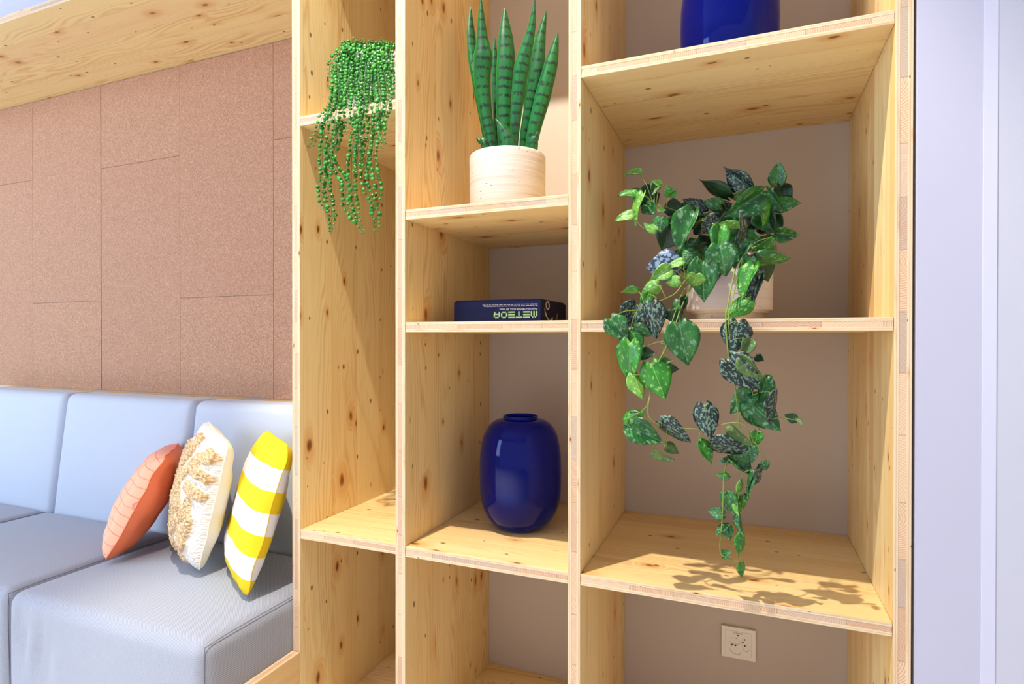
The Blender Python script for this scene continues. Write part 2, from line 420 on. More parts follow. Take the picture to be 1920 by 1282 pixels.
structure('door_1', (0.3917, -0.006, 0.0), (1.35, 0.04, 3.6), M['door'])
structure('wall_side', (-5.1, -5.0, 0.0), (-5.0, -3.9, 3.6), M['white'])
# cork tiles on the back wall, half-offset columns
cols = [(-3.690, -3.1905, 0), (-3.1895, -2.6918, 1), (-2.6882, -2.1915, 0), (-2.1905, -1.6875, 1), (-1.6865, -1.1875, 0)]
for x0, x1, odd in cols:
    seam = 1.320 if odd else 1.9136
    for z0, z1 in ((0.92, seam - 0.0006), (seam + 0.0006, 2.286)):
        obj('cork_tile', box_bm((x0, D - 0.0045, z0), (x1, D, z1), 0.0007, 2, 1, 1), M['cork'], wall)

# ---------------------------------------------------------------- the shelving
unit = thing('shelving_unit', 'tall open shelving of pale knotty spruce boards beside the sofa niche', 'shelf', (-0.43, 0.25, 0.0))
ZT = 2.95
for nm, a, b, fc in (('side_panel', XA0, XA1, 'wood'), ('divider', XB0, XB1, 'wood'), ('divider', XC0, XC1, 'wood'), ('side_panel', XD0, XD1, 'wood_strip')):
    ply_board(nm, unit, (a, 0, 0.0), (b, D, ZT), 2, 0, fc)
def shelf(x0, x1, ztop): ply_board('shelf', unit, (x0 + 0.0006, 0.0012, ztop - TB), (x1 - 0.0006, D, ztop), 0, 2)
bays = ((XA1, XB0, (1.7431, 0.6400, 2.40)), (XB1, XC0, (1.4676, 1.1914, 0.6380, 2.53)), (XC1, XD0, (1.7410, 1.1905, 0.6391, 2.34)))
for x0, x1, zs in bays:
    for z in zs + (0.0925, ZT): shelf(x0, x1, z)
    obj('kick_board', box_bm((x0 + 0.001, 0.03, 0.0), (x1 - 0.001, 0.055, 0.066), 0.001, 0, 1), M['wood'], unit)

# wooden soffit over the sofa niche
sof = thing('wooden_soffit', 'knotty spruce ceiling board spanning the niche above the cork wall', 'ceiling panel', (-3.0, 0.25, 2.289))
ply_board('panel', sof, (-4.9, 0.030, 2.289), (XA0 - 0.001, D, 2.289 + TB), 0, 2)

# ---------------------------------------------------------------- sofa
sofa = thing('sofa', 'built-in upholstered bench with pale grey cushions against the cork wall', 'sofa', (-2.25, 0.0, 0.0))
def cushion_bm(lo, hi, r, n=(44, 30, 20), fn=None):
    bm = bmesh.new(); lo, hi = Vector(lo), Vector(hi); ly = bm.loops.layers.uv.new('UVMap')
    off = random.uniform(0, 5)
    def place(p):
        q = Vector([min(max(p[i], lo[i] + r), hi[i] - r) for i in range(3)]); d = p - q
        if d.length > 1e-9: d = d.normalized() * r
        return q + d
    def axis_s(i):
        k = n[i]; L = hi[i] - lo[i]; inner = [lo[i] + r + (L - 2 * r) * j / k for j in range(k + 1)]
        e = [r * (1 - math.tan(math.pi / 4 * (1 - s / 4))) for s in range(4)]
        return [lo[i] + x for x in e] + inner + [hi[i] - x for x in e[::-1]]
    S = [axis_s(i) for i in range(3)]; cache = {}
    def vert(p):
        k = tuple(round(c, 6) for c in p)
        if k not in cache:
            q = place(Vector(p))
            if fn: q = fn(q)
            cache[k] = bm.verts.new(q)
        return cache[k]
    for ax in range(3):
        a, b = [i for i in range(3) if i != ax]
        for side in (lo[ax], hi[ax]):
            for i in range(len(S[a]) - 1):
                for j in range(len(S[b]) - 1):
                    co = []
                    for (ii, jj) in ((i, j), (i + 1, j), (i + 1, j + 1), (i, j + 1)):
                        p = [0, 0, 0]; p[ax] = side; p[a] = S[a][ii]; p[b] = S[b][jj]; co.append(p)
                    f = bm.faces.new([vert(p) for p in co]); f.smooth = True
                    for l, p in zip(f.loops, co):
                        if ax == 0: l[ly].uv = (p[1] + off, p[2])
                        elif ax == 1: l[ly].uv = (p[0] + off, p[2])
                        else: l[ly].uv = (p[0] + off, p[1] + p[2])
    bmesh.ops.recalc_face_normals(bm, faces=bm.faces)
    return bm
def seat_fn(x0, x1, folds):
    def fn(p):
        sx = (p.x - x0) / (x1 - x0) * 2 - 1; q = p.copy()
        if p.z > 0.35:
            sy = (p.y + 0.016) / 0.262
            q.z += 0.007 * max(0, 1 - sx ** 4) * max(0, 1 - sy ** 4)
        if folds and p.y < -0.20:
            for fx, wd, am, zc in ((-1.815, 0.010, 0.011, 0.37), (-1.785, 0.012, 0.012, 0.35), (-1.715, 0.014, 0.010, 0.33), (-1.68, 0.022, 0.010, 0.30)):
                xx = fx + (0.40 - p.z) * -0.12
                q.y += am * math.exp(-((p.x - xx) / wd) ** 2) * math.exp(-((p.z - zc) / 0.07) ** 2)
        q.y -= 0.006 * max(0, 1 - sx ** 4) * (1 if p.y < -0.15 else 0) * max(0, 1 - ((p.z - 0.29) / 0.17) ** 2)
        return q
    return fn
for x0, x1, fo in ((-1.8745, -1.1335, True), (-2.6185, -1.8775, False), (-3.3625, -2.6215, False)):
    c = obj('seat_cushion', cushion_bm((x0, -0.277, 0.13), (x1, 0.246, 0.4555), 0.034, fn=seat_fn(x0, x1, fo)), M['seat'], sofa)
    bm = bmesh.new()
    tube(bm, smooth_path([Vector((x1 - 0.0065, -0.262, 0.14)), Vector((x1 - 0.0065, -0.266, 0.30)), Vector((x1 - 0.0065, -0.266, 0.430)), Vector((x1 - 0.0065, -0.250, 0.4475)), Vector((x1 - 0.0065, -0.1, 0.451)), Vector((x1 - 0.0065, 0.24, 0.449))], 5), 0.0011, n=5)
    obj('seam_piping', bm, M['piping'], c)
def back_fn(x0, x1):
    def fn(p):
        q = p.copy(); sx = (p.x - x0) / (x1 - x0) * 2 - 1; sz = (p.z - 0.66) / 0.26
        q.y += (p.z - 0.455) * 0.115
        if p.y < 0.33: q.y -= 0.012 * max(0, 1 - sx ** 4) * max(0, 1 - sz ** 4)
        return q
    return fn
for x0, x1 in ((-1.8785, -1.1335), (-2.6145, -1.8835), (-3.3505, -2.6195)):
    obj('back_cushion', cushion_bm((x0, 0.252, 0.40), (x1, 0.385, 0.922), 0.030, (36, 10, 30), back_fn(x0, x1)), M['back'], sofa)
ply_board('back_ledge', sofa, (-3.36, 0.435, 0.8905), (XA0 - 0.001, D, 0.9155), 0, 2)
ply_board('side_board', sofa, (XA0, -0.270, 0.0), (XA1 - 0.0005, -0.0008, 0.3105), 1, 0)
obj('bench_base', box_bm((-3.36, -0.255, 0.0), (XA0 - 0.004, 0.44, 0.129), 0.002, 0, 2), M['wood'], sofa)
obj('back_board', box_bm((-3.36, 0.455, 0.13), (XA0 - 0.004, 0.498, 0.890), 0.001, 0, 1), M['wood'], sofa)

# ---------------------------------------------------------------- scatter cushions
def pillow(name, label, P, al, be, ga, s, T, mats, mask=None, N=40, group=None, disp=None, sag=0.025, seam_r=0.0018):
    """A stuffed square pillow; P is its near bottom corner, the faces use UVs in [0,1]: u far to near edge, v bottom to top."""
    wv = Vector((math.cos(al), math.sin(al), 0)); nv = Vector((math.sin(al), -math.cos(al), 0))
    h = Vector((0, 0, 1)) * math.cos(be) - nv * math.sin(be); fr = wv.cross(h); fr.normalize()
    w2 = wv * math.cos(ga) + h * math.sin(ga); h2 = h * math.cos(ga) - wv * math.sin(ga)
    ctr = Vector(P) + (w2 + h2) * (s / 2); a = s / 2
    root = thing(name, label, 'cushion', Vector(P) + w2 * a, group)
    if fr.dot(nv) < 0: fr = -fr
    fr = -fr
    def surf(i, j, side, n):
        p, q = -1 + 2 * i / n, -1 + 2 * j / n     # p: -1 far, +1 near
        ed = 1 - sag * (1 - q * q); ee = 1 - sag * (1 - p * p)
        t_ = max(0.0, (1 - p * p) * (1 - q * q)) ** 0.42
        wr = mn.noise(Vector((p * 1.6 + s * 70, q * 1.6, side * 3.0))) * 0.16 + mn.noise(Vector((p * 4 + s * 31, q * 4, side * 5.0))) * 0.07
        d = (T[0] if side > 0 else T[1]) * t_ * (1 + wr)
        lump = 0.006 * mn.noise(Vector((p * 3, q * 3, s * 90))) * (p * p + q * q)
        cr_ = 1 - 0.045 * (p * p * q * q) ** 3
        return ctr - w2 * (p * a * ed * cr_) + h2 * (q * a * ee * cr_) + fr * (side * d + lump), p, q
    # the far side is +w2
    for side, nm, mt in ((1, 'front_panel', mats[0]), (-1, 'back_panel', mats[1])):
        n = N * 3 if (side == 1 and disp) else N
        bm = bmesh.new(); ly = bm.loops.layers.uv.new('UVMap'); grid = []; pq = {}; ml = bm.verts.layers.float.new('tuft')
        for j in range(n + 1):
            row = []
            for i in range(n + 1):
                co, p, q = surf(i, j, side, n); v = bm.verts.new(co); pq[v] = (p, q); row.append(v)
            grid.append(row)
        for j in range(n):
            for i in range(n):
                vs = (grid[j][i], grid[j][i + 1], grid[j + 1][i + 1], grid[j + 1][i])
                f = bm.faces.new(vs); f.smooth = True
                for l in f.loops: l[ly].uv = (pq[l.vert][0] * .5 + .5, pq[l.vert][1] * .5 + .5)
        bmesh.ops.recalc_face_normals(bm, faces=bm.faces)
        if (bm.faces[len(bm.faces) // 2 + n // 2].normal.dot(fr) * side) < 0: bmesh.ops.reverse_faces(bm, faces=bm.faces)
        bm.normal_update()
        if side == 1 and disp:
            mv = {v: v.normal.copy() for v in bm.verts}
            for v in bm.verts:
                dd, mk = disp(*pq[v]); e = 1 - max(abs(pq[v][0]), abs(pq[v][1]))
                v.co += mv[v] * dd * min(1, e * 12); v[ml] = mk
        obj(nm, bm, mt, root)
    # stitched edge
    bm = bmesh.new(); ring = []
    n = 24
    for k in range(n): ring.append(surf(k, 0, 1, n)[0])
    for k in range(n): ring.append(surf(n, k, 1, n)[0])
    for k in range(n): ring.append(surf(n - k, n, 1, n)[0])
    for k in range(n + 1): ring.append(surf(0, n - k, 1, n)[0])
    tube(bm, ring, seam_r, n=6)
    obj('edge_seam', bm, mats[2], root)
    return root

t = NT('coral_check_fabric'); uv = t.sep(t.uv()); wob = t.noise(t.uv(), 5.0, 1.0)
gu = t.m('FRACT', t.m('ADD', t.m('MULTIPLY', uv[0], 8.5), t.m('MULTIPLY', wob, 0.9))); gv = t.m('FRACT', t.m('ADD', t.m('MULTIPLY', uv[1], 11.0), t.m('MULTIPLY', wob, 0.9)))
ln = t.m('MAXIMUM', t.smooth(t.m('ABSOLUTE', t.m('SUBTRACT', gu, 0.5)), 0.45, 0.49), t.smooth(t.m('ABSOLUTE', t.m('SUBTRACT', gv, 0.5)), 0.44, 0.48))
bl = t.smooth(t.noise(t.comb(t.m('MULTIPLY', uv[0], 3.0), t.m('MULTIPLY', uv[1], 7.0), 2.2), 1.0, 1.0), 0.66, 0.70)
c = t.mix(t.smooth(uv[0], 0.1, 0.95), srgb(250, 156, 138), srgb(254, 188, 152))
c = t.mix(t.m('MULTIPLY', bl, 0.6), c, srgb(232, 108, 110)); c = t.mix(t.m('MULTIPLY', ln, 0.62), c, srgb(214, 96, 84))
t.base(c); t.set(Roughness=0.9); coral_f = t.mat
coral_b = plain('coral_fabric', srgb(255, 134, 88), 0.9)
pillow('coral_cushion', 'coral orange scatter cushion with a pink checked front, leaning on the tufted one', (-1.792, -0.067, 0.474), 2.319, -0.462, -0.013, 0.339, (0.072, 0.066), (coral_f, coral_b, coral_b), N=36)

def seg_d(p, a, b):
    ab = b - a; k = max(0, min(1, (p - a).dot(ab) / ab.length_squared)); return (p - a - ab * k).length
V2 = lambda *c: Vector((c[0], c[1]))
TUFT = [  # (polyline in cushion face coordinates: +1 near edge, +1 top), half-width
    ([(0.86, .74), (0.60, .66), (0.30, .45), (.12, .15), (.30, -.10), (.52, -.25)], .15), ([(0.88, .44), (0.52, .46)], .13), ([(0.88, .14), (0.50, .18)], .13),
    ([(0.62, -.05), (0.74, -.28), (0.70, -.50), (.50, -.52)], .13), ([(0.0, .72), (-.12, .30), (0.05, -.12), (0.34, -.42), (.10, -.60)], .15),
    ([(0.70, -.66), (0.35, -.78), (0.62, -.90)], .13), ([(-.32, .60), (-.38, .15), (-.22, -.3), (-.30, -.6), (.10, -.85)], .17), ([(-.66, .55), (-.72, .1), (-.60, -.4), (-.62, -.8)], .17), ([(-.9, .2), (-.92, -.6)], .10), ([(.1, -.95), (-.5, -.94)], .08), ([(.25, .86), (-.2, .84)], .07)]
TUFT = [([V2(*p) for p in pl], hw) for pl, hw in TUFT]
def tuft(p, q):
    P = V2(p + 0.04 * mn.noise(Vector((p * 6, q * 6, 1))), q + 0.04 * mn.noise(Vector((p * 6, q * 6, 7))))
    mk = 0.0
    for pl, hw in TUFT:
        d = min(seg_d(P, a, b) for a, b in zip(pl, pl[1:]))
        mk = max(mk, min(1, max(0, (hw - d) / (hw * 0.45))))
    curl = 0.5 + 0.5 * mn.noise(Vector((p * 22, q * 22, 3))) + 0.35 * mn.noise(Vector((p * 44, q * 44, 9)))
    return 0.003 * curl + mk * (0.009 + 0.007 * curl), mk
t = NT('tufted_yarn'); at_ = t.n('ShaderNodeAttribute', attribute_name='tuft'); uvn = t.uv()
vn = t.voro(uvn, 62, 1.0); n3 = t.noise(uvn, 55.0, 3.0)
c1 = t.mix(t.smooth(n3, 0.35, 0.7), srgb(244, 238, 228), srgb(226, 214, 198)); c2 = t.mix(t.smooth(vn.outputs['Distance'], 0.2, 0.7), srgb(230, 200, 158), srgb(190, 150, 104))
t.base(t.mix(t.smooth(at_.outputs['Fac'], 0.25, 0.6), c1, c2)); t.set(Roughness=0.95); t.bump(t.m('SUBTRACT', n3, vn.outputs['Distance']), 0.6, 0.004); tuft_m = t.mat
cream_m = plain('cream_cotton', srgb(240, 232, 214), 0.9)
pillow('tufted_cushion', 'cream scatter cushion with thick beige tufted yarn loops, between coral and striped cushions', (-1.447, -0.03, 0.480), 2.606, -0.203, 0.078, 0.376, (0.066, 0.064), (tuft_m, cream_m, cream_m), disp=tuft)

def stripe_mat(name, flip):
    t = NT(name); uv = t.sep(t.uv()); v = t.m('ADD', t.m('MINIMUM', uv[1], 0.90), t.m('MULTIPLY', t.m('SUBTRACT', t.noise(t.uv(), 2.5, 1.0), 0.5), 0.04))
    s_ = t.m('FRACT', t.m('ADD', t.m('MULTIPLY', v, 3.45), 0.89)); k = t.smooth(t.m('ABSOLUTE', t.m('SUBTRACT', s_, 0.5)), 0.262, 0.254)
    t.base(t.mix(k, srgb(236, 202, 8), srgb(238, 236, 240))); t.set(Roughness=0.85)
    t.bump(t.noise(t.uv(), 9.0, 3.0), 0.25, 0.01); return t.mat
ys = stripe_mat('yellow_stripe_cotton', 0)
pillow('striped_cushion', 'yellow and white striped scatter cushion leaning against the shelf side panel', (-1.205, -0.092, 0.474), 2.513, -0.292, -0.013, 0.405, (0.055, 0.055), (ys, ys, plain('yellow_thread', srgb(224, 184, 10), 0.8)), seam_r=0.0013)

# ---------------------------------------------------------------- vases
def vase(label, x, y, z, r, h):
    root = thing('vase', label, 'vase', (x, y, z), 'cobalt glass vases')
    prof = [(0.0, 0.0), (0.42, 0.0), (0.50, 0.006), (0.62, 0.03), (0.80, 0.10), (0.93, 0.20), (0.985, 0.31), (1.0, 0.45), (1.0, 0.55), (0.985, 0.67), (0.94, 0.78), (0.86, 0.865), (0.74, 0.93), (0.60, 0.965), (0.47, 0.978), (0.425, 0.985), (0.42, 1.0), (0.395, 1.0)]
    P = smooth_path([Vector((a, b, 0)) for a, b in prof], 4)
    pts = [(max(0, p.x) * r, p.y * h) for p in P]; pts[0] = (0.0, 0.0)
    inner = [(max(0.0, a - 0.004), b + 0.009 - 0.012 * b / h) for a, b in pts[::-1] if a > 0.005 and b < h * 0.985]
    inner = [(a, b) for a, b in inner] + [(0.0, 0.008)]
    obj('body', lathe_bm(pts + [(0.39 * r, h * 0.985)] + inner, 72, (x, y, z)), M['glass'], root, True)
    bm = bmesh.new(); ring = [Vector((x + 0.408 * r * math.cos(k / 40 * 2 * math.pi), y + 0.408 * r * math.sin(k / 40 * 2 * math.pi), z + h)) for k in range(41)]
    tube(bm, ring, 0.0024, n=8); obj('rim', bm, M['glass'], root, True)
    return root
vase('round-shouldered cobalt blue glass vase on the lower middle shelf', -0.5705, 0.25, 0.638, 0.1115, 0.302)
vase('cobalt blue glass vase on the top right shelf, cut off by the frame', -0.0410, 0.25, 1.741, 0.1110, 0.302)

# ---------------------------------------------------------------- boxed set on the middle shelf
def card_mat():
    t = NT('navy_card'); o = t.obj(); n = t.noise(o, 14.0, 2.0); t.base(t.mix(n, srgb(12, 16, 62), srgb(18, 26, 78))); t.set(Roughness=0.5, Specular_IOR_Level=0.2); return t.mat
BX0, BX1, BY0, BY1, BZ0, BH = -0.7000, -0.4630, 0.108, 0.318, 1.1914, 0.0575
bxr = thing('board_game_box', 'flat navy METEOR box lying upside down on the middle shelf', 'box', ((BX0 + BX1) / 2, (BY0 + BY1) / 2, BZ0))
navy = card_mat()
obj('box_lid', box_bm((BX0, BY0, BZ0 + 0.0002), (BX1, BY1, BZ0 + BH - 0.004), 0.0012), navy, bxr)
obj('box_base', box_bm((BX0 + 0.003, BY0 + 0.003, BZ0 + BH - 0.0042), (BX1 - 0.003, BY1 - 0.003, BZ0 + BH), 0.0008), navy, bxr)
green = plain('pale_green_print', srgb(164, 206, 140), 0.5); whitep = plain('white_print', srgb(222, 222, 240), 0.5)
# the writing is upside down: local x runs towards -X, local y towards -Z
MT = lambda X, Z, dy=0.0004: Matrix.Translation((X, BY0 - dy, Z)) @ Matrix(((-1, 0, 0), (0, 0, 1), (0, -1, 0))).to_4x4()
def bar_letters(word, w_, h_, st, gap):
    """Wide rounded-square capitals out of bars, as lists of rectangles (x0,y0,x1,y1)."""
    R = []; x = 0.0
    for ch in word:
        L, T_, B_, mid = (x, 0, x + st, h_), (x, h_ - st, x + w_, h_), (x, 0, x + w_, st), (x, h_ / 2 - st / 2, x + w_, h_ / 2 + st / 2)
        Rr = (x + w_ - st, 0, x + w_, h_)
        if ch == 'M': R += [L, T_, Rr, (x + w_ / 2 - st / 2, 0, x + w_ / 2 + st / 2, h_)]
        if ch == 'E': R += [T_, mid, B_]
        if ch == 'T': R += [T_, (x + w_ / 2 - st / 2, 0, x + w_ / 2 + st / 2, h_ - st * 1.5)]
        if ch == 'O': R += [L, T_, B_, Rr]
        if ch == 'R': R += [L, T_, (x + st, h_ / 2 - st, x + w_, h_ / 2), (x + w_ - st, h_ / 2, x + w_, h_), (x + w_ * 0.72, 0, x + w_ * 0.72 + st, h_ / 2 - st)]
        x += w_ + gap
    return R
bm = bmesh.new()
for x0, y0, x1, y1 in bar_letters('METEOR', 0.0172, 0.0165, 0.0035, 0.0026):
    g = bmesh.ops.create_cube(bm, size=1.0)['verts']
    for v in g: v.co = Vector(((x0 + x1) / 2 + v.co.x * (x1 - x0), (y0 + y1) / 2 + v.co.y * (y1 - y0), v.co.z * 0.0004))
bmesh.ops.transform(bm, matrix=MT(BX1 - 0.0085, BZ0 + 0.0272), verts=bm.verts)
obj('lettering', bm, green, bxr)
text('lettering', '*Each ball of METEOR POOL SET meets:', 0.0062, whitep, bxr, MT(BX1 - 0.0085, BZ0 + 0.0345), xscale=0.97)
bm = bmesh.new()       # two lines of print too small to read
for row in range(2):
    x = 0.0
    while x < 0.145:
        wl = random.choice((0.004, 0.006, 0.008, 0.010)); k = 0.0
        while k < wl:
            g = bmesh.ops.create_cube(bm, size=1.0)['verts']; hh = random.choice((0.0013, 0.0018, 0.0022))
            for v in g: v.co = Vector((x + k + v.co.x * 0.0007, -row * 0.0036 + hh / 2 + v.co.y * hh, v.co.z * 0.0003))
            k += 0.00125
        x += wl + 0.0022
bmesh.ops.transform(bm, matrix=MT(BX1 - 0.0085, BZ0 + 0.0415), verts=bm.verts)
bmesh.ops.scale(bm, vec=(1, 1, 1), verts=bm.verts); obj('fine_print', bm, whitep, bxr)['kind'] = 'stuff'
# printed emblem and curved ball art on the right end
yp = plain('cream_print', srgb(206, 196, 160), 0.5); gp = plain('olive_print', srgb(120, 118, 44), 0.5)
MS = Matrix.Translation((BX1 + 0.0003, BY0, BZ0)) @ Matrix(((0, 0, 1), (1, 0, 0), (0, 1, 0))).to_4x4()
ring_o = [(0.052 + 0.016 * math.cos(a * math.pi / 12), 0.043 + 0.011 * math.sin(a * math.pi / 12)) for a in range(24)]
ring_i = [(0.052 + 0.010 * math.cos(a * math.pi / 12), 0.043 + 0.007 * math.sin(a * math.pi / 12)) for a in range(24)]
outline_mesh('emblem', [ring_o, ring_i], 0.0003, yp, bxr, MS)
outline_mesh('printed_arc', [[(0.025, 0.036), (0.034, 0.018), (0.060, 0.004), (0.085, 0.001), (0.095, 0.010), (0.09, 0.016), (0.07, 0.006), (0.05, 0.014), (0.036, 0.026)]], 0.0003, yp, bxr, MS)
outline_mesh('printed_arc', [[(0.115, 0.004), (0.125, 0.022), (0.14, 0.03), (0.135, 0.016), (0.128, 0.003)]], 0.0003, gp, bxr, MS)

# ---------------------------------------------------------------- wall socket
SX, SZ, SW, SH = -0.0185, 0.3095, 0.088, 0.085
sock = thing('wall_socket', 'white triple power socket on the wall under the lowest right shelf', 'socket', (SX, D, SZ))
MW = Matrix.Translation((SX, D, SZ)) @ Matrix.Rotation(math.pi / 2, 4, 'X')
def pl(fx, fy): return ((fx - 0.5) * SW, (0.5 - fy) * SH)
def blob(cx, cy, rx, ry, rot, flat=None):
    P = []
    for k in range(28):
        a = 2 * math.pi * k / 28; x, y = rx * math.cos(a), ry * math.sin(a)
        if flat is not None: y = min(y, flat)
        P.append((cx + x * math.cos(rot) - y * math.sin(rot), cy + x * math.sin(rot) + y * math.cos(rot)))
    return P
lobes = [blob(*pl(0.40, 0.40), 0.0165, 0.0135, 0.1, 0.006), blob(*pl(0.69, 0.53), 0.0175, 0.0115, 1.9, 0.007), blob(*pl(0.40, 0.70), 0.0170, 0.0130, -0.7, 0.006)]
rect = lambda a, b: [(-a, -b), (a, -b), (a, b), (-a, b)]
outline_mesh('cover_plate', [rect(SW / 2, SH / 2), rect(SW * 0.385, SH * 0.385)], 0.008, M['plastic'], sock, MW @ Matrix.Translation((0, 0, 0.0045)))
outline_mesh('socket_insert', [rect(SW * 0.380, SH * 0.380)] + lobes, 0.0085, M['plastic'], sock, MW @ Matrix.Translation((0, 0, 0.0049)))
outline_mesh('recess', [rect(SW * 0.375, SH * 0.375)], 0.001, M['plastic'], sock, MW @ Matrix.Translation((0, 0, 0.0056)))
for i, (fx, fy) in enumerate([(.307, .345), (.43, .34), (.49, .24), (.68, .34), (.63, .444), (.687, .555), (.31, .575), (.417, .575), (.49, .67)]):
    px, py = pl(fx, fy); zz = 0.0092 if i in (2, 3, 6, 7) else 0.0063
    outline_mesh('pin_hole', [blob(px, py, 0.0021, 0.0021, 0)], 0.0004, M['dark'], sock, MW @ Matrix.Translation((0, 0, zz)))
text('lettering', 'LP106.A40R1', 0.0046, M['ink'], sock, MW @ Matrix.Translation((-0.0135, 0.0265, 0.0093)))

# ---------------------------------------------------------------- plant pots
def pot(parent, mat, x, y, z, r, h, foot=None, soil=0.75, taper=1.0):
    if foot: prof = [(0, 0), (r * 0.80, 0), (r * 0.80, foot), (r * 0.97, foot + 0.001), (r * 0.99, foot + 0.006), (r, h - 0.004), (r - 0.002, h), (r - 0.006, h), (r - 0.008, h - 0.004), (r - 0.010, 0.02), (0, 0.02)]
    else: prof = [(0, 0), (r * 0.93 * taper, 0), (r * 0.97 * taper, 0.004), (r * 0.985 * taper, 0.012), (r, h - 0.006), (r - 0.002, h), (r - 0.006, h), (r - 0.009, h - 0.004), (r - 0.012, 0.02), (0, 0.02)]
    obj('pot', lathe_bm(prof, 56, (x, y, z)), mat, parent, True)
    obj('soil', lathe_bm([(0, h * soil + 0.008), (r * 0.5, h * soil + 0.006), (r - 0.0125, h * soil), (r - 0.0125, h * soil - 0.01), (0, h * soil - 0.01)], 32, (x, y, z)), M['soil'], parent, True)
def pot_shade(o):
    for p in o.data.polygons: p.use_smooth = True

# snake plant
sx, sy, sz, sr, sh = -0.5970, 0.220, 1.4676, 0.1020, 0.1700
snake = thing('snake_plant', 'upright snake plant with banded leaves in a cream ribbed pot', 'potted plant', (sx, sy, sz))
pot(snake, M['pot_cream'], sx, sy, sz, sr, sh)
def sword(pts_px, widths, y, lean=0.0, turn=0.0, extra=0.10):
    base = pts_px[-1]
    P = [at(u, v, y + lean * (268 - v) / 270) for u, v in pts_px]
    low = P[-1] + (P[-1] - P[-2]).normalized() * 0.0 + Vector((0, 0, -extra)); P.append(low)
    px = [(CAM - p).dot(-FWD) / F_PX for p in P]
    W = [wd * k * 0.56 for wd, k in zip(widths + [widths[-1] * 0.8], px)]
    per = 7; C_ = smooth_path(P, per); N = len(C_); bm = bmesh.new(); ly = bm.loops.layers.uv.new('UVMap'); rows = []; K = 6; L = 0.0; info = {}
    for i, c_ in enumerate(C_):
        k = i / per; a = min(int(k), len(W) - 2); f = k - a; f = f if a > 0 else f ** 0.8; hw = W[a] * (1 - f) + W[a + 1] * f
        tg = (C_[min(i + 1, N - 1)] - C_[max(i - 1, 0)]).normalized(); view = (c_ - CAM).normalized()
        side = tg.cross(view).normalized(); nrm = side.cross(tg).normalized()
        ang = turn * (1 - i / N); side, nrm = side * math.cos(ang) + nrm * math.sin(ang), nrm * math.cos(ang) - side * math.sin(ang)
        if i: L += (c_ - C_[i - 1]).length
        row = []
        for sgn in (1, -1):
            for j in range(K + 1):
                q = -1 + 2 * j / K
                v = bm.verts.new(c_ + side * (q * hw) + nrm * (-(1 - q * q) * hw * 0.38 + sgn * (0.0012 * (1 - q * q) + 0.0002)))
                info[v] = (q, L); row.append(v)
        rows.append(row)
    for a, b in zip(rows, rows[1:]):
        for s_ in (0, K + 1):
            for j in range(K):
                f = bm.faces.new((a[s_ + j], a[s_ + j + 1], b[s_ + j + 1], b[s_ + j])); f.smooth = True
        for j in (0, K):
            f = bm.faces.new((a[j], b[j], b[j + K + 1], a[j + K + 1]))
    for f in bm.faces:
        for l in f.loops: l[ly].uv = info[l.vert]
    bmesh.ops.recalc_face_normals(bm, faces=bm.faces)
    obj('leaf', bm, M['snake'], snake)
for a in (([(882, 13), (883, 60), (887, 110), (897, 170), (914, 268)], [1, 15, 17, 16, 14], .25, 0.0, .5),
          ([(901, -6), (904, 68), (906, 105), (904, 150), (911, 215), (921, 268)], [1, 19, 32, 28, 21, 19], .185, -.02, .1),
          ([(927, 69), (928, 113), (929, 160), (934, 268)], [1, 12, 13, 12], .25, .0, .4),
          ([(946, 15), (948, 68), (949, 113), (946, 181), (947, 268)], [1, 24, 31, 30, 24], .20, .0, .15),
          ([(1003, -2), (996, 56), (979, 124), (970, 192), (964, 268)], [1, 14, 27, 21, 14], .18, -.02, -.3),
          ([(1005, 63), (996, 110), (990, 160), (986, 268)], [1, 12, 13, 11], .28, .0, -.6),
          ([(1024, 20), (1012, 80), (1006, 135), (993, 203), (981, 268)], [1, 20, 28, 20, 13], .235, .0, -.3),
          ([(1046, 59), (1034, 118), (1018, 181), (997, 268)], [1, 23, 27, 20], .20, .0, -.2),
          ([(929, 223), (942, 240), (954, 269)], [1, 14, 23], .150, -.02, .2), ([(893, 258), (900, 264), (909, 272)], [1, 9, 14], .17, .0, .2), ([(1008, 245), (1005, 258), (1000, 271)], [1, 11, 16], .19, .0, -.2)):
    sword(*a)

